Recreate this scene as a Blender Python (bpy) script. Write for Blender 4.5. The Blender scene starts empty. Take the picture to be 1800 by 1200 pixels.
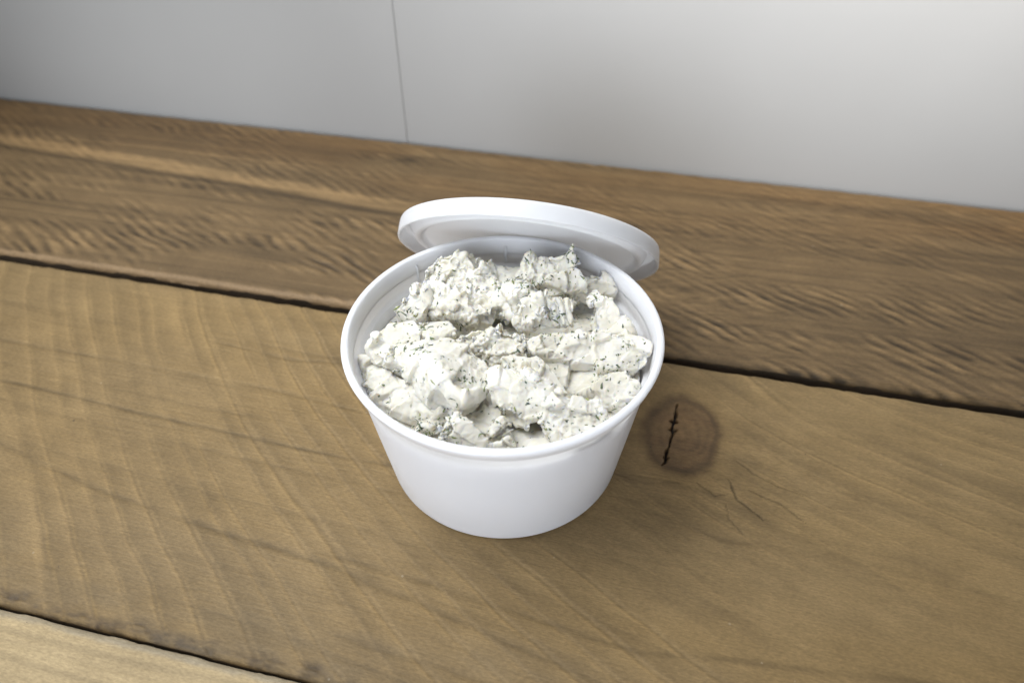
import bpy, bmesh, math, random
import numpy as np
from mathutils import Vector, Matrix

# ------------------------------------------------------------------ camera, light, exposure
scene = bpy.context.scene
MM = 0.001
PL = -0.23494                                   # heading of the planks and the wall

cam_data = bpy.data.cameras.new('camera')
cam = bpy.data.objects.new('camera', cam_data)
scene.collection.objects.link(cam)
scene.camera = cam
cam_data.sensor_fit = 'HORIZONTAL'
cam_data.sensor_width = 36.0
cam_data.lens = 1299.73 * 36.0 / 1800.0
cam_data.clip_start = 0.01
cam_data.clip_end = 20.0
_p, _r = 0.747258, -0.007648
_fw = Vector((0, math.cos(_p), -math.sin(_p)))
_rt = Vector((1, 0, 0)); _up = Vector((0, math.sin(_p), math.cos(_p)))
_R = _rt * math.cos(_r) + _up * math.sin(_r)
_U = _up * math.cos(_r) - _rt * math.sin(_r)
_M = Matrix((_R, _U, -_fw)).transposed().to_4x4()
_M.translation = Vector((3.358, -201.312, 244.431)) * MM
cam.matrix_world = _M
cam_data.dof.use_dof = True
cam_data.dof.focus_distance = 0.272
cam_data.dof.aperture_fstop = 8.5

world = bpy.data.worlds.new('World')
scene.world = world
world.use_nodes = True
bg = world.node_tree.nodes['Background']
bg.inputs[0].default_value = (0.82, 0.90, 1.0, 1)
bg.inputs[1].default_value = 0.09

def lamp(name, kind, loc, target, power, color, **kw):
    d = bpy.data.lights.new(name, kind)
    o = bpy.data.objects.new(name, d)
    scene.collection.objects.link(o)
    d.energy = power
    d.color = color
    for k, v in kw.items():
        setattr(d, k, v)
    o.location = Vector(loc) * MM
    o.rotation_euler = (Vector(target) * MM - o.location).to_track_quat('-Z', 'Y').to_euler()
    return o

lamp('window_light', 'AREA', (-300, 70, 560), (-70, 20, 0), 1.7, (0.95, 0.975, 1.0), shape='RECTANGLE', size=0.50, size_y=0.46, spread=math.radians(100))
lamp('room_fill', 'AREA', (-230, -640, 150), (0, 0, 45), 1.7, (0.87, 0.92, 1.0), shape='RECTANGLE', size=0.9, size_y=0.7, spread=math.radians(60))  # added fill with no known source, brightens the tub's front
lamp('wall_fill', 'AREA', (420, -320, 700), (390, 160, 335), 2.4, (1.0, 0.985, 0.965), shape='RECTANGLE', size=0.6, size_y=0.12, spread=math.radians(44))  # added unseen lamp, shapes the brightness of the upper right wall
lamp('wall_fill_low', 'SPOT', (-330, -60, 210), (-250, 305, 20), 2.4, (0.92, 0.96, 1.0), spot_size=math.radians(46), spot_blend=1.0, shadow_soft_size=0.04)  # added unseen spot for the bright patch low on the left wall

scene.view_settings.view_transform = 'Standard'
scene.view_settings.look = 'None'
scene.view_settings.gamma = 1.0
scene.view_settings.exposure = 0.10
scene.view_settings.use_curve_mapping = False

# ------------------------------------------------------------------ helpers
C = scene.collection
rng = np.random.default_rng(7)

def put(o, parent=None):
    C.objects.link(o)
    if parent:
        o.parent = parent
    return o

def empty(name, loc=(0, 0, 0), parent=None):
    o = bpy.data.objects.new(name, None)
    o.empty_display_size = 0.01
    o.location = loc
    return put(o, parent)

def tag(o, label=None, cat=None, group=None, kind=None):
    if label: o['label'] = label
    if cat: o['category'] = cat
    if group: o['group'] = group
    if kind: o['kind'] = kind
    return o

def mesh_obj(name, verts, faces, mat, parent=None, smooth=True):
    me = bpy.data.meshes.new(name)
    me.from_pydata([tuple(v) for v in verts], [], faces)
    me.update()
    if smooth:
        me.polygons.foreach_set('use_smooth', np.ones(len(me.polygons), dtype=bool))
    if mat: me.materials.append(mat)
    return put(bpy.data.objects.new(name, me), parent)

# --- numpy noise
def _h(ix, iy, iz, seed):
    h = (ix.astype(np.int64) * 374761393 + iy.astype(np.int64) * 668265263 + iz.astype(np.int64) * 2147483647 + seed * 1274126177) & 0xFFFFFFFF
    h = ((h ^ (h >> 13)) * 1274126177) & 0xFFFFFFFF
    h = ((h ^ (h >> 16)) * 2246822519) & 0xFFFFFFFF
    h = (h ^ (h >> 15)) & 0xFFFFFFFF
    return h / 4294967296.0

def vnoise(P, scale, seed=0):
    q = P / scale
    i = np.floor(q).astype(np.int64)
    f = q - i
    f = f * f * f * (f * (f * 6 - 15) + 10)
    r = 0
    for dx in (0, 1):
        wx = f[:, 0] if dx else 1 - f[:, 0]
        for dy in (0, 1):
            wy = f[:, 1] if dy else 1 - f[:, 1]
            for dz in (0, 1):
                wz = f[:, 2] if dz else 1 - f[:, 2]
                r = r + wx * wy * wz * _h(i[:, 0] + dx, i[:, 1] + dy, i[:, 2] + dz, seed)
    return r * 2 - 1

def fbm(P, scale, seed=0, octv=4):
    r, a, t = 0, 1.0, 0
    for k in range(octv):
        r = r + a * vnoise(P, scale / 2 ** k, seed + k * 17)
        t += a; a *= .5
    return r / t

def worley(P, cell, seed=0):
    q = P / cell
    i = np.floor(q).astype(np.int64)
    f1 = np.full(len(P), 9.0); f2 = np.full(len(P), 9.0); idv = np.zeros(len(P))
    for dx in (-1, 0, 1):
        for dy in (-1, 0, 1):
            for dz in (-1, 0, 1):
                a, b, c = i[:, 0] + dx, i[:, 1] + dy, i[:, 2] + dz
                px = a + _h(a, b, c, seed + 1); py = b + _h(a, b, c, seed + 2); pz = c + _h(a, b, c, seed + 3)
                d = np.sqrt((px - q[:, 0]) ** 2 + (py - q[:, 1]) ** 2 + (pz - q[:, 2]) ** 2)
                nid = _h(a, b, c, seed + 4)
                m = d < f1
                f2 = np.where(m, f1, np.minimum(f2, d))
                idv = np.where(m, nid, idv)
                f1 = np.where(m, d, f1)
    return f1, f2, idv

def facets(P, cell, seed, tilt):
    # every cell of a broken lump gets a plane of its own
    q = P / cell
    i = np.floor(q).astype(np.int64)
    f1 = np.full(len(P), 9.0); out = np.zeros(len(P))
    for dx in (-1, 0, 1):
        for dy in (-1, 0, 1):
            for dz in (-1, 0, 1):
                a, b, c = i[:, 0] + dx, i[:, 1] + dy, i[:, 2] + dz
                ex = q[:, 0] - a - _h(a, b, c, seed + 1); ey = q[:, 1] - b - _h(a, b, c, seed + 2); ez = q[:, 2] - c - _h(a, b, c, seed + 3)
                d = ex * ex + ey * ey + ez * ez
                v = (_h(a, b, c, seed + 4) - .5) * ex + (_h(a, b, c, seed + 5) - .5) * ey + (_h(a, b, c, seed + 6) - .5) * ez + 0.45 * (_h(a, b, c, seed + 7) - .5)
                m = d < f1
                out = np.where(m, v, out); f1 = np.where(m, d, f1)
    return out * cell * tilt

def sstep(a, b, x):
    t = np.clip((x - a) / (b - a), 0, 1)
    return t * t * (3 - 2 * t)

# --- node helpers
def new_mat(name):
    m = bpy.data.materials.new(name)
    m.use_nodes = True
    nt = m.node_tree
    nt.nodes.clear()
    out = nt.nodes.new('ShaderNodeOutputMaterial')
    b = nt.nodes.new('ShaderNodeBsdfPrincipled')
    nt.links.new(b.outputs[0], out.inputs[0])
    return m, nt, b

def node(nt, kind, ins=None, **kw):
    n = nt.nodes.new(kind)
    for k, v in kw.items():
        setattr(n, k, v)
    for k, v in (ins or {}).items():
        if hasattr(v, 'is_output'):
            nt.links.new(v, n.inputs[k])
        else:
            n.inputs[k].default_value = v
    return n

def math_n(nt, op, a, b=None, c=None, clamp=False):
    ins = {0: a}
    if b is not None: ins[1] = b
    if c is not None: ins[2] = c
    return node(nt, 'ShaderNodeMath', ins, operation=op, use_clamp=clamp).outputs[0]

def ramp(nt, fac, stops):
    n = node(nt, 'ShaderNodeValToRGB', {0: fac})
    e = n.color_ramp.elements
    while len(e) < len(stops): e.new(0.5)
    for el, (p, c) in zip(e, stops):
        el.position = p
        el.color = c if len(c) == 4 else (*c, 1)
    return n.outputs[0]

def mixc(nt, fac, a, b, mode='MIX'):
    n = node(nt, 'ShaderNodeMix', data_type='RGBA', blend_type=mode)
    for i, v in ((0, fac), (6, a), (7, b)):
        if hasattr(v, 'is_output'): nt.links.new(v, n.inputs[i])
        else: n.inputs[i].default_value = v if i == 0 or len(v) == 4 else (*v, 1)
    return n.outputs[2]

# ------------------------------------------------------------------ materials
def wood_material(name, stretch, bump):
    m, nt, b = new_mat(name)
    tc = node(nt, 'ShaderNodeTexCoord').outputs['Object']
    col = node(nt, 'ShaderNodeVertexColor', layer_name='wood_colour').outputs[0]
    mp = node(nt, 'ShaderNodeMapping', {'Vector': tc, 'Scale': (stretch, 1, 1)}).outputs[0]
    fib = node(nt, 'ShaderNodeTexNoise', {'Vector': mp, 'Scale': 900.0, 'Detail': 5.0, 'Roughness': 0.65}).outputs[0]
    fib2 = node(nt, 'ShaderNodeTexNoise', {'Vector': mp, 'Scale': 230.0, 'Detail': 3.0, 'Roughness': 0.6}).outputs[0]
    mot = node(nt, 'ShaderNodeTexNoise', {'Vector': tc, 'Scale': 45.0, 'Detail': 5.0, 'Roughness': 0.6}).outputs[0]
    c1 = mixc(nt, 1.0, col, ramp(nt, fib, [(0.3, (0.90, 0.895, 0.885)), (0.68, (1.07, 1.07, 1.07))]), 'MULTIPLY')
    c2 = mixc(nt, 1.0, c1, ramp(nt, fib2, [(0.3, (0.95, 0.945, 0.94)), (0.7, (1.04, 1.04, 1.04))]), 'MULTIPLY')
    c3 = mixc(nt, 1.0, c2, ramp(nt, mot, [(0.3, (0.88, 0.87, 0.85)), (0.7, (1.1, 1.1, 1.1))]), 'MULTIPLY')
    gr = node(nt, 'ShaderNodeTexNoise', {'Vector': node(nt, 'ShaderNodeMapping', {'Vector': tc, 'Rotation': (0, 0, 0.35), 'Scale': (0.35, 1, 1)}).outputs[0], 'Scale': 1500.0, 'Detail': 3.0, 'Roughness': 0.7}).outputs[0]
    c3 = mixc(nt, 1.0, c3, ramp(nt, gr, [(0.32, (0.80, 0.79, 0.77)), (0.68, (1.16, 1.16, 1.16))]), 'MULTIPLY')
    # pale dust specks and tiny dark pits lying on the boards
    vor = node(nt, 'ShaderNodeTexVoronoi', {'Vector': tc, 'Scale': 95.0})
    sp = math_n(nt, 'LESS_THAN', vor.outputs['Distance'], 0.045)
    pick = node(nt, 'ShaderNodeSeparateColor', {0: vor.outputs['Color']})
    light = math_n(nt, 'MULTIPLY', sp, math_n(nt, 'GREATER_THAN', pick.outputs[0], 0.86))
    dark = math_n(nt, 'MULTIPLY', sp, math_n(nt, 'LESS_THAN', pick.outputs[1], 0.12))
    c4 = mixc(nt, math_n(nt, 'MULTIPLY', light, 0.18), c3, (0.62, 0.55, 0.42))
    c5 = mixc(nt, math_n(nt, 'MULTIPLY', dark, 0.8), c4, (0.05, 0.035, 0.02))
    nt.links.new(c5, b.inputs['Base Color'])
    b.inputs['Roughness'].default_value = 0.62
    b.inputs['Specular IOR Level'].default_value = 0.35
    fur = node(nt, 'ShaderNodeTexNoise', {'Vector': tc, 'Scale': 620.0, 'Detail': 4.0, 'Roughness': 0.7}).outputs[0]
    hsum = math_n(nt, 'ADD', math_n(nt, 'MULTIPLY', fib, 0.6), math_n(nt, 'ADD', math_n(nt, 'MULTIPLY', fib2, 0.8), math_n(nt, 'MULTIPLY', fur, 0.45)))
    bp = node(nt, 'ShaderNodeBump', {'Height': hsum, 'Strength': bump * 1.1, 'Distance': 0.00035})
    nt.links.new(bp.outputs[0], b.inputs['Normal'])
    return m

M_wood = wood_material('rough_pine', 0.07, 0.8)
M_wood_back = wood_material('rough_pine_back', 0.06, 0.8)

def plastic(name, base, sss, rough, wear):
    m, nt, b = new_mat(name)
    tc = node(nt, 'ShaderNodeTexCoord').outputs['Object']
    n1 = node(nt, 'ShaderNodeTexNoise', {'Vector': tc, 'Scale': 60.0, 'Detail': 4.0}).outputs[0]
    n2 = node(nt, 'ShaderNodeTexNoise', {'Vector': tc, 'Scale': 420.0, 'Detail': 3.0}).outputs[0]
    c = mixc(nt, n1, base, tuple(x * wear for x in base))
    nt.links.new(c, b.inputs['Base Color'])
    b.inputs['Subsurface Weight'].default_value = sss
    b.inputs['Subsurface Radius'].default_value = (1.0, 1.0, 1.0)
    b.inputs['Subsurface Scale'].default_value = 0.0050
    nt.links.new(ramp(nt, n1, [(0.3, (rough - .05,) * 3), (0.7, (rough + .08,) * 3)]), b.inputs['Roughness'])
    b.inputs['IOR'].default_value = 1.49
    bp = node(nt, 'ShaderNodeBump', {'Height': math_n(nt, 'ADD', n1, math_n(nt, 'MULTIPLY', n2, 0.25)), 'Strength': 0.12, 'Distance': 0.0006})
    nt.links.new(bp.outputs[0], b.inputs['Normal'])
    return m

M_tub = plastic('white_polypropylene', (0.80, 0.81, 0.85), 0.8, 0.44, 0.97)
M_lid = plastic('white_lid_plastic', (0.72, 0.728, 0.75), 0.8, 0.38, 0.97)

def cheese_material():
    m, nt, b = new_mat('herbed_goat_cheese')
    g = node(nt, 'ShaderNodeTexCoord').outputs['Object']
    n1 = node(nt, 'ShaderNodeTexNoise', {'Vector': g, 'Scale': 130.0, 'Detail': 4.0}).outputs[0]
    c = ramp(nt, n1, [(0.35, (0.71, 0.68, 0.59)), (0.65, (0.82, 0.80, 0.73))])
    # buried herb shreds showing through as greyish marks
    mp = node(nt, 'ShaderNodeMapping', {'Vector': g, 'Rotation': (0.4, 0.3, 0.7), 'Scale': (1.0, 0.42, 0.8)}).outputs[0]
    warp = node(nt, 'ShaderNodeTexNoise', {'Vector': g, 'Scale': 500.0, 'Detail': 2.0})
    mp2 = node(nt, 'ShaderNodeVectorMath', {0: mp, 1: node(nt, 'ShaderNodeVectorMath', {0: warp.outputs['Color'], 'Scale': 0.0016}, operation='SCALE').outputs[0]}, operation='ADD').outputs[0]
    vor = node(nt, 'ShaderNodeTexVoronoi', {'Vector': mp2, 'Scale': 420.0})
    pick = node(nt, 'ShaderNodeSeparateColor', {0: vor.outputs['Color']}).outputs[0]
    near = math_n(nt, 'SUBTRACT', 1.0, math_n(nt, 'MULTIPLY', vor.outputs['Distance'], 4.2), clamp=True)
    clus = node(nt, 'ShaderNodeTexNoise', {'Vector': g, 'Scale': 90.0, 'Detail': 2.0}).outputs[0]
    thr = math_n(nt, 'SUBTRACT', 1.10, math_n(nt, 'MULTIPLY', clus, 0.72))
    spot = math_n(nt, 'MULTIPLY', math_n(nt, 'MULTIPLY', near, 1.6, clamp=True), math_n(nt, 'GREATER_THAN', pick, thr))
    c2 = mixc(nt, math_n(nt, 'MULTIPLY', spot, 0.62), c, (0.20, 0.215, 0.16))
    nt.links.new(c2, b.inputs['Base Color'])
    b.inputs['Subsurface Weight'].default_value = 0.7
    b.inputs['Subsurface Radius'].default_value = (1.0, 0.85, 0.5)
    b.inputs['Subsurface Scale'].default_value = 0.0015
    b.inputs['Roughness'].default_value = 0.7
    b.inputs['Specular IOR Level'].default_value = 0.22
    f1 = node(nt, 'ShaderNodeTexNoise', {'Vector': g, 'Scale': 1500.0, 'Detail': 4.0, 'Roughness': 0.65}).outputs[0]
    f2 = node(nt, 'ShaderNodeTexNoise', {'Vector': g, 'Scale': 480.0, 'Detail': 3.0, 'Roughness': 0.6}).outputs[0]
    bp = node(nt, 'ShaderNodeBump', {'Height': math_n(nt, 'ADD', math_n(nt, 'MULTIPLY', f1, 0.5), f2), 'Strength': 0.3, 'Distance': 0.0003})
    nt.links.new(bp.outputs[0], b.inputs['Normal'])
    return m

M_cheese = cheese_material()

def herb_material():
    m, nt, b = new_mat('dried_herb')
    g = node(nt, 'ShaderNodeTexCoord').outputs['Object']
    n1 = node(nt, 'ShaderNodeTexNoise', {'Vector': g, 'Scale': 330.0, 'Detail': 1.0}).outputs[0]
    nt.links.new(ramp(nt, n1, [(0.30, (0.055, 0.078, 0.045)), (0.45, (0.12, 0.155, 0.085)), (0.58, (0.21, 0.26, 0.12)), (0.72, (0.33, 0.37, 0.08))]), b.inputs['Base Color'])
    b.inputs['Roughness'].default_value = 0.6
    return m

M_herb = herb_material()

def wall_material():
    m, nt, b = new_mat('white_painted_panel')
    tc = node(nt, 'ShaderNodeTexCoord').outputs['Object']
    n1 = node(nt, 'ShaderNodeTexNoise', {'Vector': tc, 'Scale': 6.0, 'Detail': 4.0}).outputs[0]
    nt.links.new(ramp(nt, n1, [(0.3, (0.315, 0.31, 0.30)), (0.7, (0.34, 0.335, 0.325))]), b.inputs['Base Color'])
    b.inputs['Roughness'].default_value = 0.42
    n2 = node(nt, 'ShaderNodeTexNoise', {'Vector': tc, 'Scale': 160.0, 'Detail': 3.0}).outputs[0]
    bp = node(nt, 'ShaderNodeBump', {'Height': n2, 'Strength': 0.1, 'Distance': 0.0006})
    nt.links.new(bp.outputs[0], b.inputs['Normal'])
    return m

M_wall = wall_material()
m, nt, b = new_mat('dark_wall_gap')
b.inputs['Base Color'].default_value = (0.31, 0.305, 0.295, 1); b.inputs['Roughness'].default_value = 0.8
M_gap = m

# ------------------------------------------------------------------ the wall
def box(name, x0, x1, y0, y1, z0, z1, mat, parent=None, bev=0.0):
    bm = bmesh.new()
    bmesh.ops.create_cube(bm, size=1)
    for v in bm.verts:
        v.co = Vector(((x0 if v.co.x < 0 else x1), (y0 if v.co.y < 0 else y1), (z0 if v.co.z < 0 else z1))) * MM
    if bev:
        bmesh.ops.bevel(bm, geom=bm.edges[:], offset=bev * MM, segments=3, affect='EDGES', profile=0.5)
    me = bpy.data.meshes.new(name); bm.to_mesh(me); bm.free()
    me.materials.append(mat)
    return put(bpy.data.objects.new(name, me), parent)

wall = box('wall', -900, 1100, 244.45, 300, -250, 1300, M_gap)
wall.rotation_euler = (0, 0, PL)
tag(wall, kind='structure')
SEAM = -127.6
box('wall_panel', -880, SEAM - 0.12, 243.15, 244.3, -240, 1290, M_wall, wall, 0.55)
box('wall_panel', SEAM + 0.12, 1080, 243.0, 244.3, -240, 1290, M_wall, wall, 0.55)

# ------------------------------------------------------------------ the table of rough planks
def polyline_dist(x, y, pts):
    d = np.full(x.shape, 1e9); tt = np.zeros(x.shape)
    n = len(pts) - 1
    for k in range(n):
        ax, ay = pts[k]; bx, by = pts[k + 1]
        ux, uy = bx - ax, by - ay
        t = np.clip(((x - ax) * ux + (y - ay) * uy) / (ux * ux + uy * uy), 0, 1)
        e = np.hypot(x - ax - t * ux, y - ay - t * uy)
        m_ = e < d
        d = np.where(m_, e, d); tt = np.where(m_, (k + t) / n, tt)
    return d, tt

def plank(name, xs, ys, thick, fn, mat, parent):
    X, Y = np.meshgrid(xs, ys)
    sh = X.shape
    z, col = fn(X.ravel(), Y.ravel())
    top = np.stack([X.ravel(), Y.ravel(), z], -1)
    ny, nx = sh
    idx = np.arange(nx * ny).reshape(sh)
    q = np.stack([idx[:-1, :-1], idx[:-1, 1:], idx[1:, 1:], idx[1:, :-1]], -1).reshape(-1, 4)
    ring = np.concatenate([idx[0, :], idx[1:, -1], idx[-1, -2::-1], idx[-2:0:-1, 0]])
    mid = top[ring].copy(); mid[:, 2] -= 0.5
    low = top[ring].copy(); low[:, 2] = -thick
    nb = len(top); k = len(ring)
    ar = np.arange(k); nxt = np.roll(ar, -1)
    side = np.concatenate([np.stack([ring, nb + ar, nb + nxt, ring[nxt]], -1), np.stack([nb + ar, nb + k + ar, nb + k + nxt, nb + nxt], -1)])
    V = np.concatenate([top, mid, low]) * MM
    F = np.concatenate([q, side])
    me = bpy.data.meshes.new(name)
    me.vertices.add(len(V)); me.vertices.foreach_set('co', V.ravel())
    me.loops.add(F.size); me.loops.foreach_set('vertex_index', F.ravel().astype(np.int32))
    me.polygons.add(len(F)); me.polygons.foreach_set('loop_start', (np.arange(len(F)) * 4).astype(np.int32))
    me.polygons.foreach_set('use_smooth', np.ones(len(F), dtype=bool))
    me.update(calc_edges=True)
    side_dark = np.array([[0.085, 0.062, 0.042]]) * (1 + 0.3 * n2(top[ring][:, 0], top[ring][:, 1], 30, 30, 9, 3))[:, None]   # sawn sides painted dark to stand in for shade in the gaps
    cc = np.concatenate([col, side_dark, side_dark])
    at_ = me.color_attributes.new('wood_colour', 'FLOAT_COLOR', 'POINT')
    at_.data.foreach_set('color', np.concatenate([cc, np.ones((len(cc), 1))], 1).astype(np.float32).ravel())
    me.materials.append(mat)
    return put(bpy.data.objects.new(name, me), parent)

def n2(x, y, sx, sy, seed, octv=4):
    return fbm(np.stack([x / sx, y / sy, 0 * x + seed * 3.7], -1), 1.0, seed, octv)

def edge_round(y, y0, y1, r0, r1):
    z = np.zeros_like(y)
    for d, r in ((y - y0, r0), (y1 - y, r1)):
        t = np.clip((r - d) / r, 0, 1)
        z -= r * (1 - np.sqrt(np.maximum(1 - t * t, 0)))
    return z

KX, KY = 72.0, 21.5
def front_fn(x, y):
    kd = np.hypot((x - KX) / 16.0, (y - KY) / 20.5)
    kdn = kd + 0.16 * n2(x, y, 16, 16, 3) + 0.05 * n2(x, y, 3, 3, 4)
    # grain: nearly straight at the far side, sweeping down to the right on the near side, flowing round the knot
    xx = x + 60.0
    G = np.where(xx > 0, -0.10 * xx - 0.00045 * xx * xx, -0.07 * xx)
    u = y - G * sstep(10, -70, y) + np.sign(y - KY) * 12.0 * np.exp(-np.abs(y - KY) / 30.0) * np.exp(-((x - KX) / 40.0) ** 2) \
        + 5 * n2(x, y, 150, 60, 5, 2) + 0.7 * n2(x, y, 25, 12, 6, 3)
    ph = u / 17.0 + 0.9 * n2(0 * x, u, 1, 60, 8, 2)
    fr = ph - np.floor(ph)
    kr_ = np.floor(ph).astype(np.int64)
    late = (fr ** 7) * sstep(1.0, 0.985, fr) * (0.35 + 0.65 * _h(kr_, 0 * kr_, 0 * kr_, 9)) * np.clip(0.6 + 0.9 * n2(x, y, 70, 40, 7, 2), 0, 1)
    base = np.array([0.248, 0.168, 0.078])[None, :] * np.ones((len(x), 1))
    tone = 1 + 0.09 * n2(x, y, 60, 38, 12) + 0.10 * n2(x + 0.5 * y, y, 24, 11, 13) - 0.24 * late + 0.05 * n2(x, u, 30, 1.1, 10, 3)
    warm = n2(x, y, 90, 40, 15, 3)
    base = base * tone[:, None]
    base[:, 2] *= 0.94 - 0.10 * warm
    base[:, 0] *= 1 + 0.03 * warm
    z = 0.10 * n2(x, y, 30, 14, 20) - 0.12 * late
    # curved marks of a circular saw, plus a second fainter set
    def saw(cx_, cy_, pitch, seed, amp, x, y, wd):
        rr = np.hypot(x - cx_, y - cy_) + 3.0 * n2(x, y, 70, 45, seed, 3)
        rr = rr + 6.0 * n2(rr, 0 * rr, 15, 1, seed + 5, 2)
        ph = rr / pitch + 0.8 * n2(x, y, 150, 150, seed + 1, 2)
        kk = np.floor(ph); f = ph - kk
        st = _h(kk.astype(np.int64), 0 * kk.astype(np.int64), 0 * kk.astype(np.int64), seed)        # each stroke its own strength
        on = np.clip(0.5 + 1.1 * n2(x, y, 70, 40, seed + 2, 3) + 1.1 * (st - .5), 0, 1)
        cut = np.exp(-((f - 0.12) * pitch / wd) ** 2)
        lip = np.exp(-((f - 0.12) * pitch / wd - 1.9) ** 2)
        return amp * on * ((f - 0.5) * 0.5 - 0.5 * cut), on * cut, on * lip, on * (0.45 - f) * sstep(0.0, 0.14, f)
    s1, l1, p1_, st1 = saw(326, 456, 9.5, 30, 0.42, x, y, 0.5)
    knd = sstep(1.0, 2.0, kd)
    z += s1 * knd
    base *= (1 + knd * (0.20 * p1_ - 0.27 * l1 + 0.34 * st1))[:, None]  # lit lips and shaded grooves of the strokes painted into the tone
    # fine torn fibre flecks
    fl = sstep(0.30, 0.6, n2(x, y, 5.5, 0.9, 46, 3)) * np.clip(0.4 + 1.2 * n2(x, y, 30, 18, 47, 2), 0, 1)
    base *= (1 - 0.08 * fl)[:, None]
    z -= 0.12 * fl
    # long dark grain lines
    for pts, w, k in (([(-260, -40), (-140, -62), (-80, -68.5), (-45, -71.7), (-16, -77.2), (12, -82.4), (33, -86.7), (80, -96), (190, -112)], 1.3, .30),
                      ([(-60, -66), (-10, -70), (29, -74), (65, -77.7), (107, -72.2), (200, -62)], 1.2, .30),
                      ([(-300, -14), (-104, -22.2), (-71, -23.1), (-44, -22.7), (0, -24)], 0.9, .42),
                      ([(-300, 8), (-120, 6), (-60, 2)], 1.0, .22),
                      ([(-40, -95), (20, -99), (90, -104)], 1.2, .22),
                      ([(-160, 30), (-110, 26), (-60, 32)], 1.0, .2),
                      ([(60, -20), (90, -28), (130, -26), (200, -30)], 1.0, .2)):
        d, t = polyline_dist(x, y + 1.1 * n2(x, y, 30, 30, 55, 3), pts)
        fade = sstep(0, .08, t) * sstep(1, .9, t) * np.clip(0.75 + 0.7 * n2(x, y, 14, 14, 57, 2), 0, 1)
        g = np.exp(-(d / w) ** 2) * fade
        base *= (1 - k * g)[:, None]
        z -= 0.25 * g
    # the knot, its dark halo and star crack
    kin = sstep(1.2, 0.86, kdn)
    halo = np.exp(-((kdn - 0.95) / 0.13) ** 2)
    kr = np.sin(kdn * 26 + 2 * n2(x, y, 6, 6, 60, 2))
    kcol = np.array([0.140, 0.084, 0.040])[None, :] * (1 + 0.13 * kr + 0.3 * n2(x, y, 5, 5, 61))[:, None]
    inner = sstep(0.75, 0.3, np.hypot((x - KX + 1) / 13, (y - KY - 4) / 14))
    kcol = kcol * (1 + 0.35 * inner)[:, None]
    kin = kin * np.clip(0.95 + 0.4 * n2(x, y, 12, 5, 64, 3), 0.3, 1)
    base = base * (1 - 0.8 * kin)[:, None] + kcol * (0.8 * kin)[:, None]
    base *= (1 - 0.34 * halo)[:, None]
    outer = np.exp(-np.maximum(kdn - 1, 0) / 0.5)
    base[:, 1] *= 1 - 0.04 * outer; base[:, 2] *= 1 - 0.12 * outer
    z += kin * 0.25 * n2(x, y, 5, 5, 63)
    # lumpy grain right of and below the knot
    lump = np.exp(-((x - 106) / 32) ** 2 - ((y - 8) / 30) ** 2)
    z += lump * 0.75 * n2(x, y, 9, 6, 65, 3)
    base *= (1 + 0.12 * 1.6 * lump * n2(x, y, 9, 6, 66, 3))[:, None]
    def crack(pts, w, dep, seed, x, y, taper=True):
        d, t = polyline_dist(x + 0.9 * n2(x, y, 5, 5, seed, 3), y + 0.6 * n2(x, y, 4, 4, seed + 1, 2), pts)
        ww = w * (0.45 + 0.9 * np.clip(0.5 + n2(x, y, 5, 5, seed + 2, 2), 0, 1.3))
        if taper: ww = ww * np.sqrt(np.clip(np.minimum(t, 1 - t) * 7, 0.02, 1))
        return sstep(1.0, 0.45, d / np.maximum(ww, .05)) * dep
    ck = crack([(69.9, 39), (69.7, 34), (69.2, 27), (68.8, 20.9), (67.4, 9), (66.3, 1.5)], 0.75, 1, 70, x, y)
    for cx_, cy_, r_ in ((69.4, 27.5, 1.9), (68.9, 22.8, 1.7), (67.2, 7.0, 1.5)):
        ck = np.maximum(ck, sstep(1.1, 0.6, np.hypot((x - cx_) / r_, (y - cy_) / (r_ * .75)) + 0.35 * n2(x, y, 1.6, 1.6, 73, 2)))
    z -= 2.6 * ck
    base = base * (1 - ck)[:, None] + np.array([0.018, 0.012, 0.008])[None, :] * ck[:, None]
    c2 = np.zeros_like(x)
    for i, pts in enumerate(([(92, 2), (97, -8.5), (106, -15.5)], [(80, -3), (88, -8), (93, -6)], [(100, -2), (112, -6), (122, -13)], [(92, -10), (93, -18), (99, -24)], [(96, 12), (106, 4), (122, 0)], [(47, -6), (60, -8), (75, -4)])):
        c2 = np.maximum(c2, crack(pts, 0.5, 1, 80 + 5 * i, x, y) * (1, .8, .8, .6, .7, .4)[i])
    z -= 0.5 * c2
    base *= (1 - 0.5 * c2)[:, None]
    # ragged dark bark along the near edge
    nn = n2(x, y, 10, 4, 90, 4)
    bark = sstep(-104.2, -108.7, y + 2.6 * nn + 1.6 * n2(x, y, 40, 40, 91, 2))
    bark *= np.clip(0.62 + 1.0 * n2(x, y, 5, 2.2, 92, 3), 0, 1)
    base = base * (1 - 0.82 * bark)[:, None] + np.array([0.045, 0.03, 0.02])[None, :] * (0.82 * bark)[:, None]
    z -= bark * (0.5 + 0.5 * n2(x, y, 2.5, 1.6, 93, 2)) * 1.1
    grey = sstep(-70, -104, y) * np.clip(0.4 + n2(x, y, 30, 10, 95, 3), 0, 1) * 0.45
    base = base * (1 - grey)[:, None] + np.array([0.17, 0.13, 0.078])[None, :] * grey[:, None]
    z += edge_round(y + 0.7 * n2(x, y, 8, 50, 96, 3), -111.2, 63.6, 2.2, 1.2)
    far_edge = sstep(60.5, 64, y + 1.2 * nn)
    base *= (1 - 0.15 * far_edge)[:, None]
    return z, np.clip(base, 0.004, 0.9)

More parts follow.
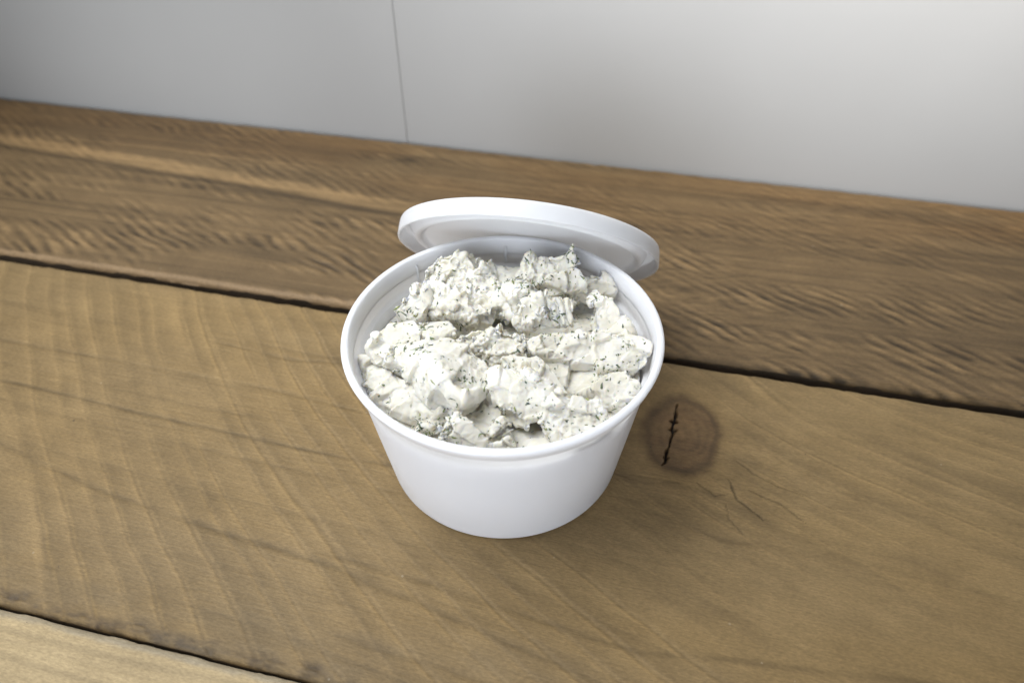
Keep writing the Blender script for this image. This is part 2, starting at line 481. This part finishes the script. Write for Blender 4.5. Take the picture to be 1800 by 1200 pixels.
def back_fn(x, y):
    u = y + 4 * n2(x, y, 240, 50, 105, 3)
    streak = n2(x, u, 260, 3.2, 106, 4)
    streak2 = n2(x, u, 160, 10, 107, 3)
    base = np.array([0.145, 0.094, 0.043])[None, :] * np.ones((len(x), 1))
    tone = 1 + 0.34 * streak + 0.26 * streak2 + 0.2 * n2(x, u, 60, 1.2, 108, 3)
    # chatter left by the saw: short slanting ridges
    c, s = math.cos(0.52), math.sin(0.52)
    w = x * s + y * c + 3.2 * n2(x, y, 40, 18, 110, 3)
    ph = w / 5.8 + 0.7 * n2(x, y, 90, 40, 111, 2)
    f = ph - np.floor(ph)
    on = np.clip(0.42 + 1.5 * n2(x, y, 60, 16, 112, 3), 0, 1) * np.clip(0.45 + sstep(170, 110, y), 0, 1)
    va = x * c - y * s
    wave = np.clip(1.7 * n2(va, w, 15, 2.6, 114, 3) + 0.85 * np.sin(2 * np.pi * f), -1, 1)
    wave = wave * (0.6 + 0.8 * np.clip(0.5 + n2(x, y, 14, 5, 113, 3), 0, 1.2)); tone += 0.54 * on * wave
    c, s = math.cos(-0.3), math.sin(-0.3)
    w2 = x * s + y * c + 4 * n2(x, y, 40, 30, 115, 2)
    on2 = np.clip(0.1 + 1.5 * n2(x, y, 80, 40, 116, 2), 0, 1) * sstep(-120, 40, x + 1.2 * (y - 150))
    wave2 = np.clip(2.4 * n2(x * c - y * s, w2, 17, 3.0, 118, 3), -1, 1)
    wave2 = wave2 * (0.5 + np.clip(0.5 + n2(x, y, 16, 6, 117, 3), 0, 1.2)); tone += 0.22 * on2 * wave2
    # the pale sapwood streak and the dark line under it
    yc = 171.5 - 0.07 * (x + 200) + 1.5 * n2(x, y, 60, 20, 120, 2)
    left = sstep(-40, -130, x)
    pale = np.exp(-((y - yc) / 6.0) ** 4) * left
    dk = np.exp(-((y - yc + 9.5) / 2.6) ** 2) * left
    tone = tone * (1 + 0.85 * pale - 0.45 * dk)
    for y0, x0, x1, k in ((205, -400, 60, .22), (188, -60, 300, .25), (140, 60, 340, .26), (121, 90, 340, .18), (222, -200, 340, .2), (98, 60, 340, .25)):
        d = np.abs(y - y0 + 2.5 * n2(x, y, 120, 50, int(y0), 2))
        tone *= 1 - k * np.exp(-(d / 1.2) ** 2) * sstep(x0, x0 + 40, x) * sstep(x1, x1 - 40, x)
    kn = np.hypot((x + 118) / 6.5, (y - 219) / 3.5)
    tone *= 1 - 0.6 * np.exp(-kn ** 2)
    base *= np.clip(tone, 0.25, 2)[:, None]
    red = np.clip(0.5 + n2(x, y, 90, 30, 130, 2), 0, 1) * sstep(150, 235, y)
    base[:, 1] *= 1 - 0.10 * red; base[:, 2] *= 1 - 0.22 * red
    z = 0.42 * on * wave + 0.28 * on2 * wave2 + 0.12 * streak
    z += edge_round(y + 0.8 * n2(x, y, 9, 60, 131, 3), 69.8, 240.5, 3.0, 2.0)
    arris_lit = sstep(74.6, 71.8, y + 0.8 * n2(x, y, 9, 60, 131, 3)) * sstep(30, -60, x)  # light caught by the rounded edge, painted as a pale strip on the left
    pal = np.array([0.27, 0.18, 0.095])[None, :]
    base = base * (1 - 0.8 * arris_lit)[:, None] + pal * (0.8 * arris_lit)[:, None]
    return z, np.clip(base, 0.004, 0.9)

def near_fn(x, y):
    base = np.array([0.44, 0.335, 0.185])[None, :] * np.ones((len(x), 1))
    st = n2(x, y, 200, 3.5, 141, 4)
    ring = np.sin((y + 5 * n2(x, y, 200, 50, 143, 3)) * 2 * np.pi / 8.0)
    base *= (1 + 0.12 * st - 0.16 * sstep(.5, 1, ring))[:, None]
    z = 0.15 * st + 0.1 * n2(x, y, 20, 8, 145) - 0.6
    z += edge_round(y + 0.8 * n2(x, y, 9, 60, 146, 3), -260.0, -111.9, 2.0, 2.6)
    grey = sstep(-115.8, -113.6, y + n2(x, y, 6, 3, 147, 3)) * 0.7
    base = base * (1 - grey)[:, None] + np.array([0.33, 0.29, 0.22])[None, :] * grey[:, None]
    return z, np.clip(base, 0.004, 0.9)

def spread(*segs):
    out = []
    for a, b_, st in segs:
        out.append(np.arange(a, b_, st))
    out.append(np.array([segs[-1][1]]))
    return np.concatenate(out)

table = empty('plank_table')
table.rotation_euler = (0, 0, PL)
tag(table, 'brown rough-sawn wooden plank table under the white tub', 'table')
THK = 38
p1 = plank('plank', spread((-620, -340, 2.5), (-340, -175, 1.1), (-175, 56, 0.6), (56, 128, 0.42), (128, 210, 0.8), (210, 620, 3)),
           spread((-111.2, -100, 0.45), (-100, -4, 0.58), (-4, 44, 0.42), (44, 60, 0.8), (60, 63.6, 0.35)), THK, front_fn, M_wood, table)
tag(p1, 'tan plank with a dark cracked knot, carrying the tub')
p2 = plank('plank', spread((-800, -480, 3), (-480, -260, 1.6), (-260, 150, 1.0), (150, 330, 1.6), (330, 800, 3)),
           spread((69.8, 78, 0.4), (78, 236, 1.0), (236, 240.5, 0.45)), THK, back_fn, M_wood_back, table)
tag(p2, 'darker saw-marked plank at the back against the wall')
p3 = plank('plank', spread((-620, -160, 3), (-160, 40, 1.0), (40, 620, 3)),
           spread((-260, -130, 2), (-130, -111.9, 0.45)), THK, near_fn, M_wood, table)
tag(p3, 'pale pine plank at the near left corner')
for xr in (-420, 430):
    me_b = box('support_batten', xr - 35, xr + 35, -255, 236, -THK - 25.2, -THK - 0.2, M_gap, table, 1.0)
    me_b.data.materials.clear(); me_b.data.materials.append(M_wood)
    ca = me_b.data.color_attributes.new('wood_colour', 'FLOAT_COLOR', 'POINT')
    for d in ca.data: d.color = (0.25, 0.17, 0.09, 1)

# ------------------------------------------------------------------ tub and lid (turned profiles)
def lathe(name, prof, mat, parent=None, seg=192, closed=True, wob=None):
    P = np.array(prof) * MM
    a = np.arange(seg) * 2 * np.pi / seg
    V = np.stack([P[None, :, 0] * np.cos(a)[:, None], P[None, :, 0] * np.sin(a)[:, None], np.repeat(P[None, :, 1], seg, 0)], -1)
    n = len(P)
    faces = []
    for i in range(seg):
        j = (i + 1) % seg
        for k in range(n - 1):
            if P[k, 0] < 1e-9 and P[k + 1, 0] < 1e-9: continue
            faces.append((i * n + k, j * n + k, j * n + k + 1, i * n + k + 1))
    me = bpy.data.meshes.new(name)
    me.from_pydata([tuple(v) for v in V.reshape(-1, 3)], [], faces)
    bm = bmesh.new(); bm.from_mesh(me)
    bmesh.ops.remove_doubles(bm, verts=bm.verts[:], dist=1e-7)
    bmesh.ops.recalc_face_normals(bm, faces=bm.faces[:])
    bm.to_mesh(me); bm.free()
    me.polygons.foreach_set('use_smooth', np.ones(len(me.polygons), dtype=bool))
    me.materials.append(mat)
    return put(bpy.data.objects.new(name, me), parent)

def arc(cx, cz, r, a0, a1, n=5):
    return [(cx + r * math.cos(math.radians(a0 + (a1 - a0) * i / n)), cz + r * math.sin(math.radians(a0 + (a1 - a0) * i / n))) for i in range(n + 1)]

tub = empty('plastic_tub')
tag(tub, 'white round plastic tub full of herbed cheese standing on the plank', 'tub')
body = [(0, 0.9), (43.0, 0.9), (44.2, 0.1), (46.0, 0.05)] + arc(46.0, 1.6, 1.55, -85, -8, 5) + \
       [(48.2, 6.0), (51.0, 26), (53.7, 46), (55.2, 57.0), (55.4, 59.0), (55.2, 59.6), (54.95, 59.4)] + \
       [(54.5, 55.0), (54.4, 54.0), (54.1, 53.4), (52.9, 52.9), (52.5, 52.3)] + \
       [(51.4, 45.0), (49.0, 26.0), (46.8, 6.5), (46.0, 3.0), (44.5, 1.9), (0, 1.8)]
lathe('tub_body', body, M_tub, tub, 224)
rim = [(55.25, 58.05), (55.95, 58.2), (56.1, 58.4), (56.4, 60.2), (56.45, 60.6), (57.2, 60.75), (57.55, 60.9), (57.9, 62.6)] + arc(57.35, 64.0, 1.15, 5, 90, 6) + \
      [(56.6, 65.1)] + arc(56.4, 64.5, 0.55, 95, 175, 4) + [(55.6, 63.2), (54.98, 61.0), (54.72, 58.2), (54.75, 58.0), (55.25, 58.05)]
lathe('rim', rim, M_tub, tub, 224)
# stacking lugs inside the wall
for k in range(3):
    aa = math.radians((44.4, 89.0, 130.1)[k])
    bm = bmesh.new()
    pr = []
    for zz, r_in in ((53.9, 53.85), (54.6, 53.75), (60.6, 54.3), (61.8, 54.75)):
        for s in (-0.55, -0.25, 0.25, 0.55):
            rr = r_in if abs(s) < .3 else r_in + 0.55
            pr.append(bm.verts.new(Vector((rr * math.cos(aa) - s * math.sin(aa), rr * math.sin(aa) + s * math.cos(aa), zz)) * MM))
    for r in range(3):
        for c_ in range(3):
            bm.faces.new((pr[r * 4 + c_], pr[r * 4 + c_ + 1], pr[r * 4 + 4 + c_ + 1], pr[r * 4 + 4 + c_]))
    bmesh.ops.recalc_face_normals(bm, faces=bm.faces[:])
    me = bpy.data.meshes.new('stacking_lug'); bm.to_mesh(me); bm.free()
    me.materials.append(M_tub)
    me.polygons.foreach_set('use_smooth', np.ones(len(me.polygons), dtype=bool))
    put(bpy.data.objects.new('stacking_lug', me), tub)

# lid: its open side faces the camera and downwards, lower edge on the plank, inside resting on the tub's back rim
LC = Vector((10.59, 70.75, 45.10)); YAW, LEAN, LH = 0.176, 0.695, 7.45
lid = empty('plastic_lid')
tag(lid, 'white round plastic lid leaning against the back rim of the tub', 'lid')
ln = Vector((-math.sin(YAW) * math.cos(LEAN), -math.cos(YAW) * math.cos(LEAN), -math.sin(LEAN)))
lu = Vector((math.cos(YAW), -math.sin(YAW), 0)); lk = ln.cross(lu)
LM = Matrix((lu, lk, ln)).transposed().to_4x4(); LM.translation = LC * MM
lid.matrix_world = LM
skirt = [(57.55, -6.2), (57.65, -0.6)] + arc(58.2, -0.55, 0.55, 180, 0, 5) + [(58.62, -4.5), (58.45, -6.5), (58.2, -7.15), (57.7, -7.42), (57.0, -7.45), (54.6, -7.45),
         (54.2, -7.3), (54.2, -6.7), (54.6, -6.55), (57.0, -6.55), (57.4, -6.45), (57.55, -6.2)]
lathe('skirt', skirt, M_lid, lid, 224)
panel = [(54.7, -7.38), (54.0, -7.25), (52.6, -6.0), (51.0, -3.9), (50.6, -2.2), (49.9, -1.95), (49.2, -2.3), (47.9, -4.1), (46.5, -4.35), (0, -4.2),
         (0, -3.2), (46.2, -3.35), (47.2, -3.1), (48.5, -1.3), (49.2, -0.95), (50.3, -0.95), (51.0, -1.3), (51.9, -2.8), (53.3, -5.3), (54.1, -6.35), (54.7, -6.62), (54.7, -7.38)]
lathe('panel', panel, M_lid, lid, 224)
# faint moulded gate mark in the middle of the panel
gate = [(0, -2.85), (1.6, -2.9), (2.0, -3.25)]
lathe('gate_mark', gate, M_lid, lid, 32)

# ------------------------------------------------------------------ cheese
CHUNKS = [
    ('back_left', [(-30.9,35.0,66.0),(-27.6,42.6,66.0),(-19.6,44.4,66.0),(-8.0,44.3,64.0),(-1.9,36.2,62.0),(-1.4,24.8,60.0),(-4.8,14.5,60.0),(-13.9,11.3,60.0),(-22.8,15.8,60.0),(-29.7,20.5,61.0),(-33.5,27.9,63.0)],
     14, 0.8, 0.75, 'large crumbly white cheese lump at the back left, below the lid'),
    ('wing', [(-41.7,18.3,58.0),(-41.0,21.8,60.0),(-37.4,26.9,61.0),(-31.4,29.2,62.0),(-27.6,21.0,60.0),(-30.7,15.8,58.0),(-37.4,15.7,57.0)],
     9, 0.85, 0.6, 'small pointed white cheese piece jutting left of the large back left lump'),
    ('spike', [(4.7,30.5,64.0),(11.5,33.9,67.0),(15.4,37.7,70.0),(22.7,35.1,71.0),(27.9,37.2,73.0),(29.5,33.7,72.0),(31.8,30.5,66.0),(32.6,27.1,63.0),(25.7,23.5,62.0),(16.8,22.7,61.0),(6.9,25.6,61.0)],
     15, 0.8, 0.8, 'ragged cheese lump with a thin spike rising over the back rim'),
    ('ball', [(-3.3,20.0,62.0),(-0.9,26.3,64.0),(5.8,27.8,65.0),(9.2,21.4,65.0),(8.3,15.4,60.0),(3.4,12.9,59.0),(-1.4,16.0,59.0)],
     10, 0.8, 0.8, 'round crumbly cheese ball just left of the ribbed chunk'),
    ('ribbed', [(8.1,11.1,70.0),(17.2,11.5,71.0),(25.2,10.9,70.0),(26.7,8.1,66.0),(26.0,5.8,61.0),(14.0,4.6,60.5),(4.5,4.6,60.0),(3.6,7.5,64.0)],
     5, 0.8, 0.35, 'bright ribbed cheese chunk with a straight lower edge, in front of the spiked lump'),
    ('smear', [(27.1,26.6,60.0),(33.1,32.7,62.0),(40.2,35.6,62.0),(45.0,30.2,61.0),(43.7,27.3,59.0),(35.1,25.4,58.0)],
     6, 0.85, 0.25, 'smooth cheese smear reaching the back right tub wall'),
    ('upright', [(35.9,21.8,61.0),(39.4,22.6,62.0),(43.8,15.5,61.0),(47.9,6.7,60.0),(48.7,3.2,58.0),(41.6,2.6,58.0),(35.4,4.6,58.0),(34.3,13.4,60.0)],
     13, 0.95, 0.3, 'narrow cheese slab right of the dark hollow, against the right wall'),
    ('right_slab', [(4.4,-1.4,62.0),(24.3,0.4,63.0),(34.7,-0.1,62.0),(47.4,-0.1,61.0),(52.4,-5.0,62.0),(52.7,-10.2,59.0),(48.5,-13.9,57.0),(37.8,-14.8,58.0),(32.0,-9.9,59.0),(23.9,-7.6,60.0),(11.6,-7.8,60.0),(5.0,-5.2,61.0)],
     6, 0.78, 0.42, 'broad herb-flecked cheese slab across the right side under the ribbed chunk'),
    ('hollow', [(7.5,-4.6,55.0),(36.4,-8.5,57.0),(37.5,-21.8,53.0),(23.5,-21.1,51.0),(13.6,-14.4,52.0)],
     8, 0.95, 0.1, 'smooth shaded cheese face sunk below the broad right slab'),
    ('right_front', [(32.1,-21.5,58.0),(36.2,-19.0,60.0),(44.3,-18.0,60.0),(47.3,-21.5,59.0),(45.9,-28.3,57.0),(40.7,-30.4,55.0),(33.7,-27.9,55.0)],
     12, 0.85, 0.35, 'smooth rounded cheese lump at the right wall below the broad slab'),
    ('front_slab', [(17.4,-32.8,65.0),(23.9,-33.9,65.0),(31.5,-34.7,63.0),(35.9,-39.5,61.0),(31.9,-44.0,60.0),(21.6,-47.0,58.0),(17.5,-47.1,57.0),(13.5,-40.5,59.0),(14.1,-36.6,63.0)],
     14, 0.8, 0.3, 'smooth flat-topped cheese slab with a cracked face at the front right rim'),
    ('front_lump', [(-3.8,-24.6,68.0),(3.3,-24.6,69.0),(12.7,-28.8,69.0),(19.9,-31.7,66.0),(18.4,-34.1,63.0),(14.8,-38.4,60.0),(7.9,-39.5,59.0),(-0.6,-34.7,60.0),(-2.9,-31.7,64.0)],
     8, 0.8, 0.6, 'bright crumbly cheese lump in the centre front'),
    ('wedge', [(0.3,-13.3,62.0),(11.4,-12.5,62.0),(18.6,-20.7,63.0),(22.3,-31.0,63.0),(19.5,-31.7,61.0),(3.3,-22.4,64.0)],
     12, 0.9, 0.1, 'smooth grey-white cheese wedge tucked behind the centre front lump'),
    ('left_slab', [(-49.3,-4.9,63.0),(-40.3,0.8,65.0),(-33.2,3.5,67.0),(-29.7,-3.4,67.0),(-28.9,-10.8,65.0),(-30.9,-16.8,63.0),(-38.9,-14.6,62.0),(-46.4,-10.4,62.0)],
     13, 0.92, 0.3, 'flat-topped white cheese slab by the left wall'),
    ('ridge', [(-36.7,-11.8,66.0),(-28.9,-17.3,69.5),(-22.5,-23.2,70.5),(-17.4,-30.3,69.5),(-12.7,-35.8,65.0),(-6.4,-30.3,62.0),(-2.6,-21.8,63.5),(-9.0,-14.0,67.0),(-18.6,-9.4,69.0),(-27.6,-9.3,69.0),(-39.0,-14.7,61.0),(-29.2,-25.8,58.0),(-18.4,-34.0,56.0),(-13.2,-32.8,58.0)],
     6, 0.9, 0.42, 'long bright cheese ridge running down from the left slab to the centre'),
    ('lower_left', [(-51.9,-6.2,58.0),(-45.8,-8.0,58.0),(-36.9,-18.0,58.0),(-24.1,-29.1,57.0),(-18.1,-32.3,57.0),(-25.6,-36.6,55.0),(-31.3,-34.7,54.0),(-40.2,-28.6,54.0),(-48.1,-20.0,55.0)],
     10, 0.95, 0.2, 'shaded herb-flecked cheese slab low along the left front wall'),
    ('centre', [(-16.5,-0.6,61.0),(-11.3,2.1,63.0),(-2.9,1.7,63.0),(8.0,-0.6,63.0),(8.7,-6.3,62.0),(4.3,-11.3,60.0),(-0.8,-10.8,59.0),(-7.0,-7.6,60.0)],
     10, 0.85, 0.9, 'loose crumbled cheese heap in the middle, left of the ribbed chunk'),
    ('front_crumb', [(-21.5,-46.8,60.0),(-19.4,-42.2,63.0),(-15.3,-40.7,64.0),(-9.7,-43.3,63.0),(-6.1,-46.7,60.0),(-6.8,-48.5,57.0),(-15.4,-47.5,57.0)],
     8, 0.85, 0.55, 'small bright cheese crumb at the front rim'),
    ('nugget', [(-4.6,-48.6,58.0),(0.4,-47.3,60.0),(4.6,-48.7,58.0),(4.2,-49.9,56.0),(-3.3,-50.1,56.0)],
     8, 0.9, 0.2, 'tiny cream cheese nugget touching the front rim'),
    ('nugget2', [(-4.0,-41.1,57.0),(-0.6,-40.4,59.0),(3.1,-42.5,58.0),(2.4,-44.7,56.0),(-3.2,-44.6,56.0)],
     8, 0.9, 0.3, 'tiny cheese nugget below the centre front lump'),
    ('rear_mid', [(-8.6,42.9,61.0),(-3.0,43.4,60.0),(3.6,41.2,61.0),(8.6,36.6,61.0),(4.6,28.1,59.0),(-1.5,25.9,58.0),(-6.5,28.3,59.0)],
     11, 0.9, 0.35, 'shaded cheese piece bridging the two tall lumps at the back'),
    ('inner_left', [(-32.8,14.3,57.0),(-20.6,12.5,57.0),(-18.0,4.4,57.0),(-24.2,1.3,57.0),(-30.9,4.5,57.0)],
     8, 0.9, 0.3, 'shaded cheese piece in the hollow behind the left slab'),
    ('mid_front', [(-6.7,-25.1,57.0),(-0.7,-33.0,57.0),(0.3,-39.3,56.0),(-6.3,-42.5,55.0),(-13.7,-35.9,56.0),(-13.3,-30.3,57.0)],
     8, 1.0, 0.45, 'shaded cheese piece between the long ridge and the front crumb'),
]


def r_inner(z):
    zs = np.array([1.8, 6.5, 26, 45, 51.9, 53.2, 61.0, 65.0])
    rs = np.array([45.0, 46.8, 49.0, 51.4, 52.45, 54.1, 55.0, 56.0])
    return np.interp(z, zs, rs)

def hull_into(bm, pts):
    vs = [bm.verts.new(p) for p in pts]
    r = bmesh.ops.convex_hull(bm, input=vs)
    bad = [v for v in r['geom_interior'] if isinstance(v, bmesh.types.BMVert)]
    bmesh.ops.delete(bm, geom=[v for v in bad if v.is_valid], context='VERTS')

def remesh(bms, voxel):
    me = bpy.data.meshes.new('tmp')
    bms.to_mesh(me)
    ob = bpy.data.objects.new('tmp', me)
    C.objects.link(ob)
    md = ob.modifiers.new('r', 'REMESH'); md.mode = 'VOXEL'; md.voxel_size = voxel
    dg = bpy.context.evaluated_depsgraph_get(); dg.update()
    res = bpy.data.meshes.new_from_object(ob.evaluated_get(dg))
    bpy.data.objects.remove(ob); bpy.data.meshes.remove(me)
    return res

def arrays(me):
    V = np.zeros(len(me.vertices) * 3); me.vertices.foreach_get('co', V)
    N = np.zeros(len(me.vertices) * 3); me.vertices.foreach_get('normal', N)
    return V.reshape(-1, 3), N.reshape(-1, 3)

def relax(me, V, it, k=0.5):
    E = np.zeros(len(me.edges) * 2, dtype=np.int32); me.edges.foreach_get('vertices', E)
    E = E.reshape(-1, 2); n = len(V)
    deg = np.bincount(E[:, 0], minlength=n) + np.bincount(E[:, 1], minlength=n)
    for _ in range(it):
        S = np.stack([np.bincount(E[:, 0], V[E[:, 1], c], n) + np.bincount(E[:, 1], V[E[:, 0], c], n) for c in range(3)], -1)
        V = V + k * (S / np.maximum(deg, 1)[:, None] - V)
    return V

def setco(me, V):
    me.vertices.foreach_set('co', V.ravel()); me.update()

def crumb_mask(P, amount, seed):
    return sstep(0.10, 0.34, 0.5 * fbm(P, 13.0, seed, 3) + 0.42 * (amount - 0.42) + 0.205)

def rough(P, N, mask, seed, scale=1.0):
    f1, f2, idv = worley(P + 0.7 * np.stack([vnoise(P, 2.2, seed + k) for k in (1, 2, 3)], -1), 3.4, seed + 5)
    g1, g2, idg = worley(P + 0.35 * np.stack([vnoise(P, 1.0, seed + k) for k in (4, 5, 6)], -1), 1.35, seed + 9)
    plates = (idv - 0.5) * 1.1 - 0.6 * np.exp(-((f2 - f1) / 0.09) ** 2) * (idv > 0.35)
    grit = (idg - 0.5) * 0.42 + (0.5 - g1) * 0.35
    d_c = plates + grit + 0.35 * fbm(P, 1.6, seed + 20, 2)
    # smooth cut faces: slight undulation, small granular pits and a few torn flakes
    d_s = 0.18 * fbm(P, 7.0, seed + 31, 3) + 0.15 * fbm(P, 1.1, seed + 33, 3) \
        + 0.28 * (sstep(0.0, 0.07, fbm(P, 5.0, seed + 37, 3)) - 0.5)
    return scale * (mask * d_c + (1 - mask) * d_s)

def herbs(me, parent, seed, density, zmin=40):
    r = np.random.default_rng(seed)
    n = len(me.polygons)
    ctr = np.zeros(n * 3); me.polygons.foreach_get('center', ctr); ctr = ctr.reshape(-1, 3) / MM
    nor = np.zeros(n * 3); me.polygons.foreach_get('normal', nor); nor = nor.reshape(-1, 3)
    area = np.zeros(n); me.polygons.foreach_get('area', area); area = area / MM / MM
    cl = fbm(ctr, 9.0, 777, 2)
    w = area * density * (0.42 + 5.0 * sstep(0.26, 0.5, cl)) * sstep(-0.35, 0.1, nor[:, 2] - 0.5 * nor[:, 1]) * (ctr[:, 2] > zmin)
    pick = np.nonzero(r.random(n) < w)[0]
    V, F = [], []
    for i in pick:
        nn = Vector(nor[i]); t = nn.orthogonal().normalized()
        t = Matrix.Rotation(r.random() * 6.283, 3, nn) @ t
        t = (t + nn * r.normal() * 0.12).normalized()
        s = nn.cross(t).normalized()
        L = float(np.clip(r.lognormal(-0.25, 0.55), 0.4, 2.6)) * 0.85; W = min(0.16 + 0.3 * r.random(), L * .55); T = 0.10
        c_ = Vector(ctr[i]) + nn * r.uniform(-0.04, 0.05)
        bend = s * r.normal() * 0.22 * L
        k = len(V)
        for q in (c_ - t * L + bend - nn * .08, c_ - t * L * .2 + s * W, c_ - t * L * .2 - s * W, c_ + nn * T, c_ + t * L * .5 + s * W * .8, c_ + t * L * .5 - s * W * .8, c_ + t * L + bend - nn * .05, c_ - nn * T):
            V.append(q * MM)
        F += [(k, k + 2, k + 3), (k, k + 3, k + 1), (k + 1, k + 3, k + 4), (k + 2, k + 5, k + 3), (k + 3, k + 5, k + 6), (k + 3, k + 6, k + 4),
              (k, k + 1, k + 7), (k, k + 7, k + 2), (k + 1, k + 4, k + 7), (k + 4, k + 6, k + 7), (k + 6, k + 5, k + 7), (k + 5, k + 2, k + 7)]
    if V:
        o_ = mesh_obj('herb_flecks', V, F, M_herb, parent)
        tag(o_, kind='stuff')

def finish(name, me, V, seed, label, cat, group, density):
    r = np.hypot(V[:, 0], V[:, 1])
    lim = np.where(V[:, 2] < 64.5, r_inner(V[:, 2]) - 0.25 - 0.25 * (vnoise(V, 5.0, 900) + 1), 1e9)
    k = np.minimum(1, lim / np.maximum(r, 1e-6))
    V = V.copy(); V[:, 0] *= k; V[:, 1] *= k
    setco(me, V * MM)
    me.name = name
    me.polygons.foreach_set('use_smooth', np.ones(len(me.polygons), dtype=bool))
    me.materials.clear(); me.materials.append(M_cheese)
    ob = put(bpy.data.objects.new(name, me))
    tag(ob, label, cat, group)
    herbs(me, ob, seed, density)
    return ob

def cheese_chunk(idx, key, top, thick, shrink, crumb, label):
    r = np.random.default_rng(100 + idx)
    T = np.array(top)
    c0 = T.mean(0)
    B = (T - c0) * np.array([shrink, shrink, 0.45]) + c0; B[:, 2] -= thick
    Mid = (T - c0) * np.array([1.03, 1.03, 0.8]) + c0; Mid[:, 2] -= thick * 0.38
    pts = np.concatenate([T + r.normal(0, .35, T.shape), Mid + r.normal(0, .6, T.shape), B + r.normal(0, .8, T.shape)])
    bm = bmesh.new()
    hull_into(bm, [tuple(p) for p in pts])
    pre = remesh(bm, 1.1)
    P, N = arrays(pre)
    mk = crumb_mask(P, crumb, 300 + idx)
    ok = np.nonzero((mk > 0.5) & (N[:, 2] > -0.3))[0]
    cnt = int(min(len(ok) / 30.0, 80)) + (3 if len(ok) > 20 else 0)
    if len(ok):
        for i in r.choice(ok, cnt):
            s = float(np.clip(r.lognormal(0.1, 0.55), 0.5, 3.4))
            q = r.normal(size=(9, 3)); q /= np.linalg.norm(q, axis=1)[:, None]
            q *= s * np.array([1.0, r.uniform(.6, 1), r.uniform(.5, .95)])
            hull_into(bm, [tuple(P[i] + N[i] * s * 0.25 + x) for x in q])
    if key == 'spike':
        for base_, tip in (((26.0, 35.5, 70.0), (27.6, 36.6, 76.2)), ((11.8, 35.0, 67.5), (11.0, 36.5, 71.2))):
            bp_, tp = np.array(base_), np.array(tip)
            q = [bp_ + np.array([math.cos(a), math.sin(a), 0]) * 2.6 for a in np.linspace(0, 6.28, 8)[:-1]] + [tp + np.array([.35, 0, 0]), tp - np.array([.35, 0, 0]), tp + np.array([0, .35, 0.2])]
            hull_into(bm, [tuple(x) for x in q])
    bpy.data.meshes.remove(pre)
    me = remesh(bm, 0.37)
    bm.free()
    V, N = arrays(me)
    V = relax(me, V, 2)
    setco(me, V); V, N = arrays(me)
    V = V + N * (0.9 * fbm(V, 9.0, 400 + idx, 2))[:, None]
    if key == 'ribbed':
        w = V[:, 0] + 0.25 * (V[:, 2] - 65) + 1.4 * fbm(V, 5.0, 411, 2)
        f = w / 3.1 + 0.5 * fbm(V, 9.0, 412, 2); f = f - np.floor(f)
        V = V - N * (1.7 * np.exp(-((f - .5) * 3.1 / 0.5) ** 2) * sstep(-0.35, .1, fbm(V, 6.0, 413, 2)))[:, None]
    wq = V + 0.9 * np.stack([fbm(V, 4.0, 420 + k, 2) for k in range(3)], -1)
    mk = crumb_mask(V, crumb, 300 + idx)
    V = V + N * (facets(wq, 10.0, 430 + idx, 0.62) * (0.75 + 0.25 * mk) + facets(wq, 4.3, 450 + idx, 0.5) * (0.28 + 0.72 * mk))[:, None] * (1 - 0.75 * sstep(69, 73, V[:, 2:3]) * (key == 'spike'))
    V = relax(me, V, 1, 0.2)
    setco(me, V); V, N = arrays(me)
    mk = crumb_mask(V, crumb, 300 + idx)
    V = V + N * (rough(V, N, mk, 500 + idx * 3) * (1 - 0.5 * sstep(70, 74, V[:, 2]) * (key == 'spike')))[:, None]
    V = relax(me, V, 1, 0.45)
    return finish('cheese_chunk', me, V, 600 + idx, label, 'cheese', 'cheese chunks heaped in the tub', 0.08)

# the packed mass below the chunks
bm = bmesh.new()
ring_pts = []
for zz, rr in ((12, 46.5), (30, 48.5), (47.5, 51.6)):
    for k in range(64):
        a = k * math.tau / 64
        ring_pts.append((rr * math.cos(a), rr * math.sin(a), zz))
hull_into(bm, ring_pts)
bed = remesh(bm, 0.62); bm.free()
V, N = arrays(bed)
top_w = sstep(41, 45, V[:, 2])
V[:, 2] += top_w * (2.6 * fbm(V * np.array([1, 1, 0]), 16.0, 21, 3) + 3.5 * sstep(22, 36, -V[:, 1]) * sstep(30, 5, np.abs(V[:, 0] - 8)) + 3.0 * sstep(36, 52, np.hypot(V[:, 0], V[:, 1])) * sstep(20, -30, V[:, 1]))
setco(bed, V); V, N = arrays(bed)
V = V + N * (rough(V, N, crumb_mask(V, 0.45, 33), 23) * top_w)[:, None]
finish('cheese_mass', bed, V, 599, 'packed herbed white cheese filling the tub beneath the loose chunks', 'cheese', None, 0.06)

for i, (key, top, thick, shrink, crumb, label) in enumerate(CHUNKS):
    cheese_chunk(i, key, top, thick, shrink, crumb, label)
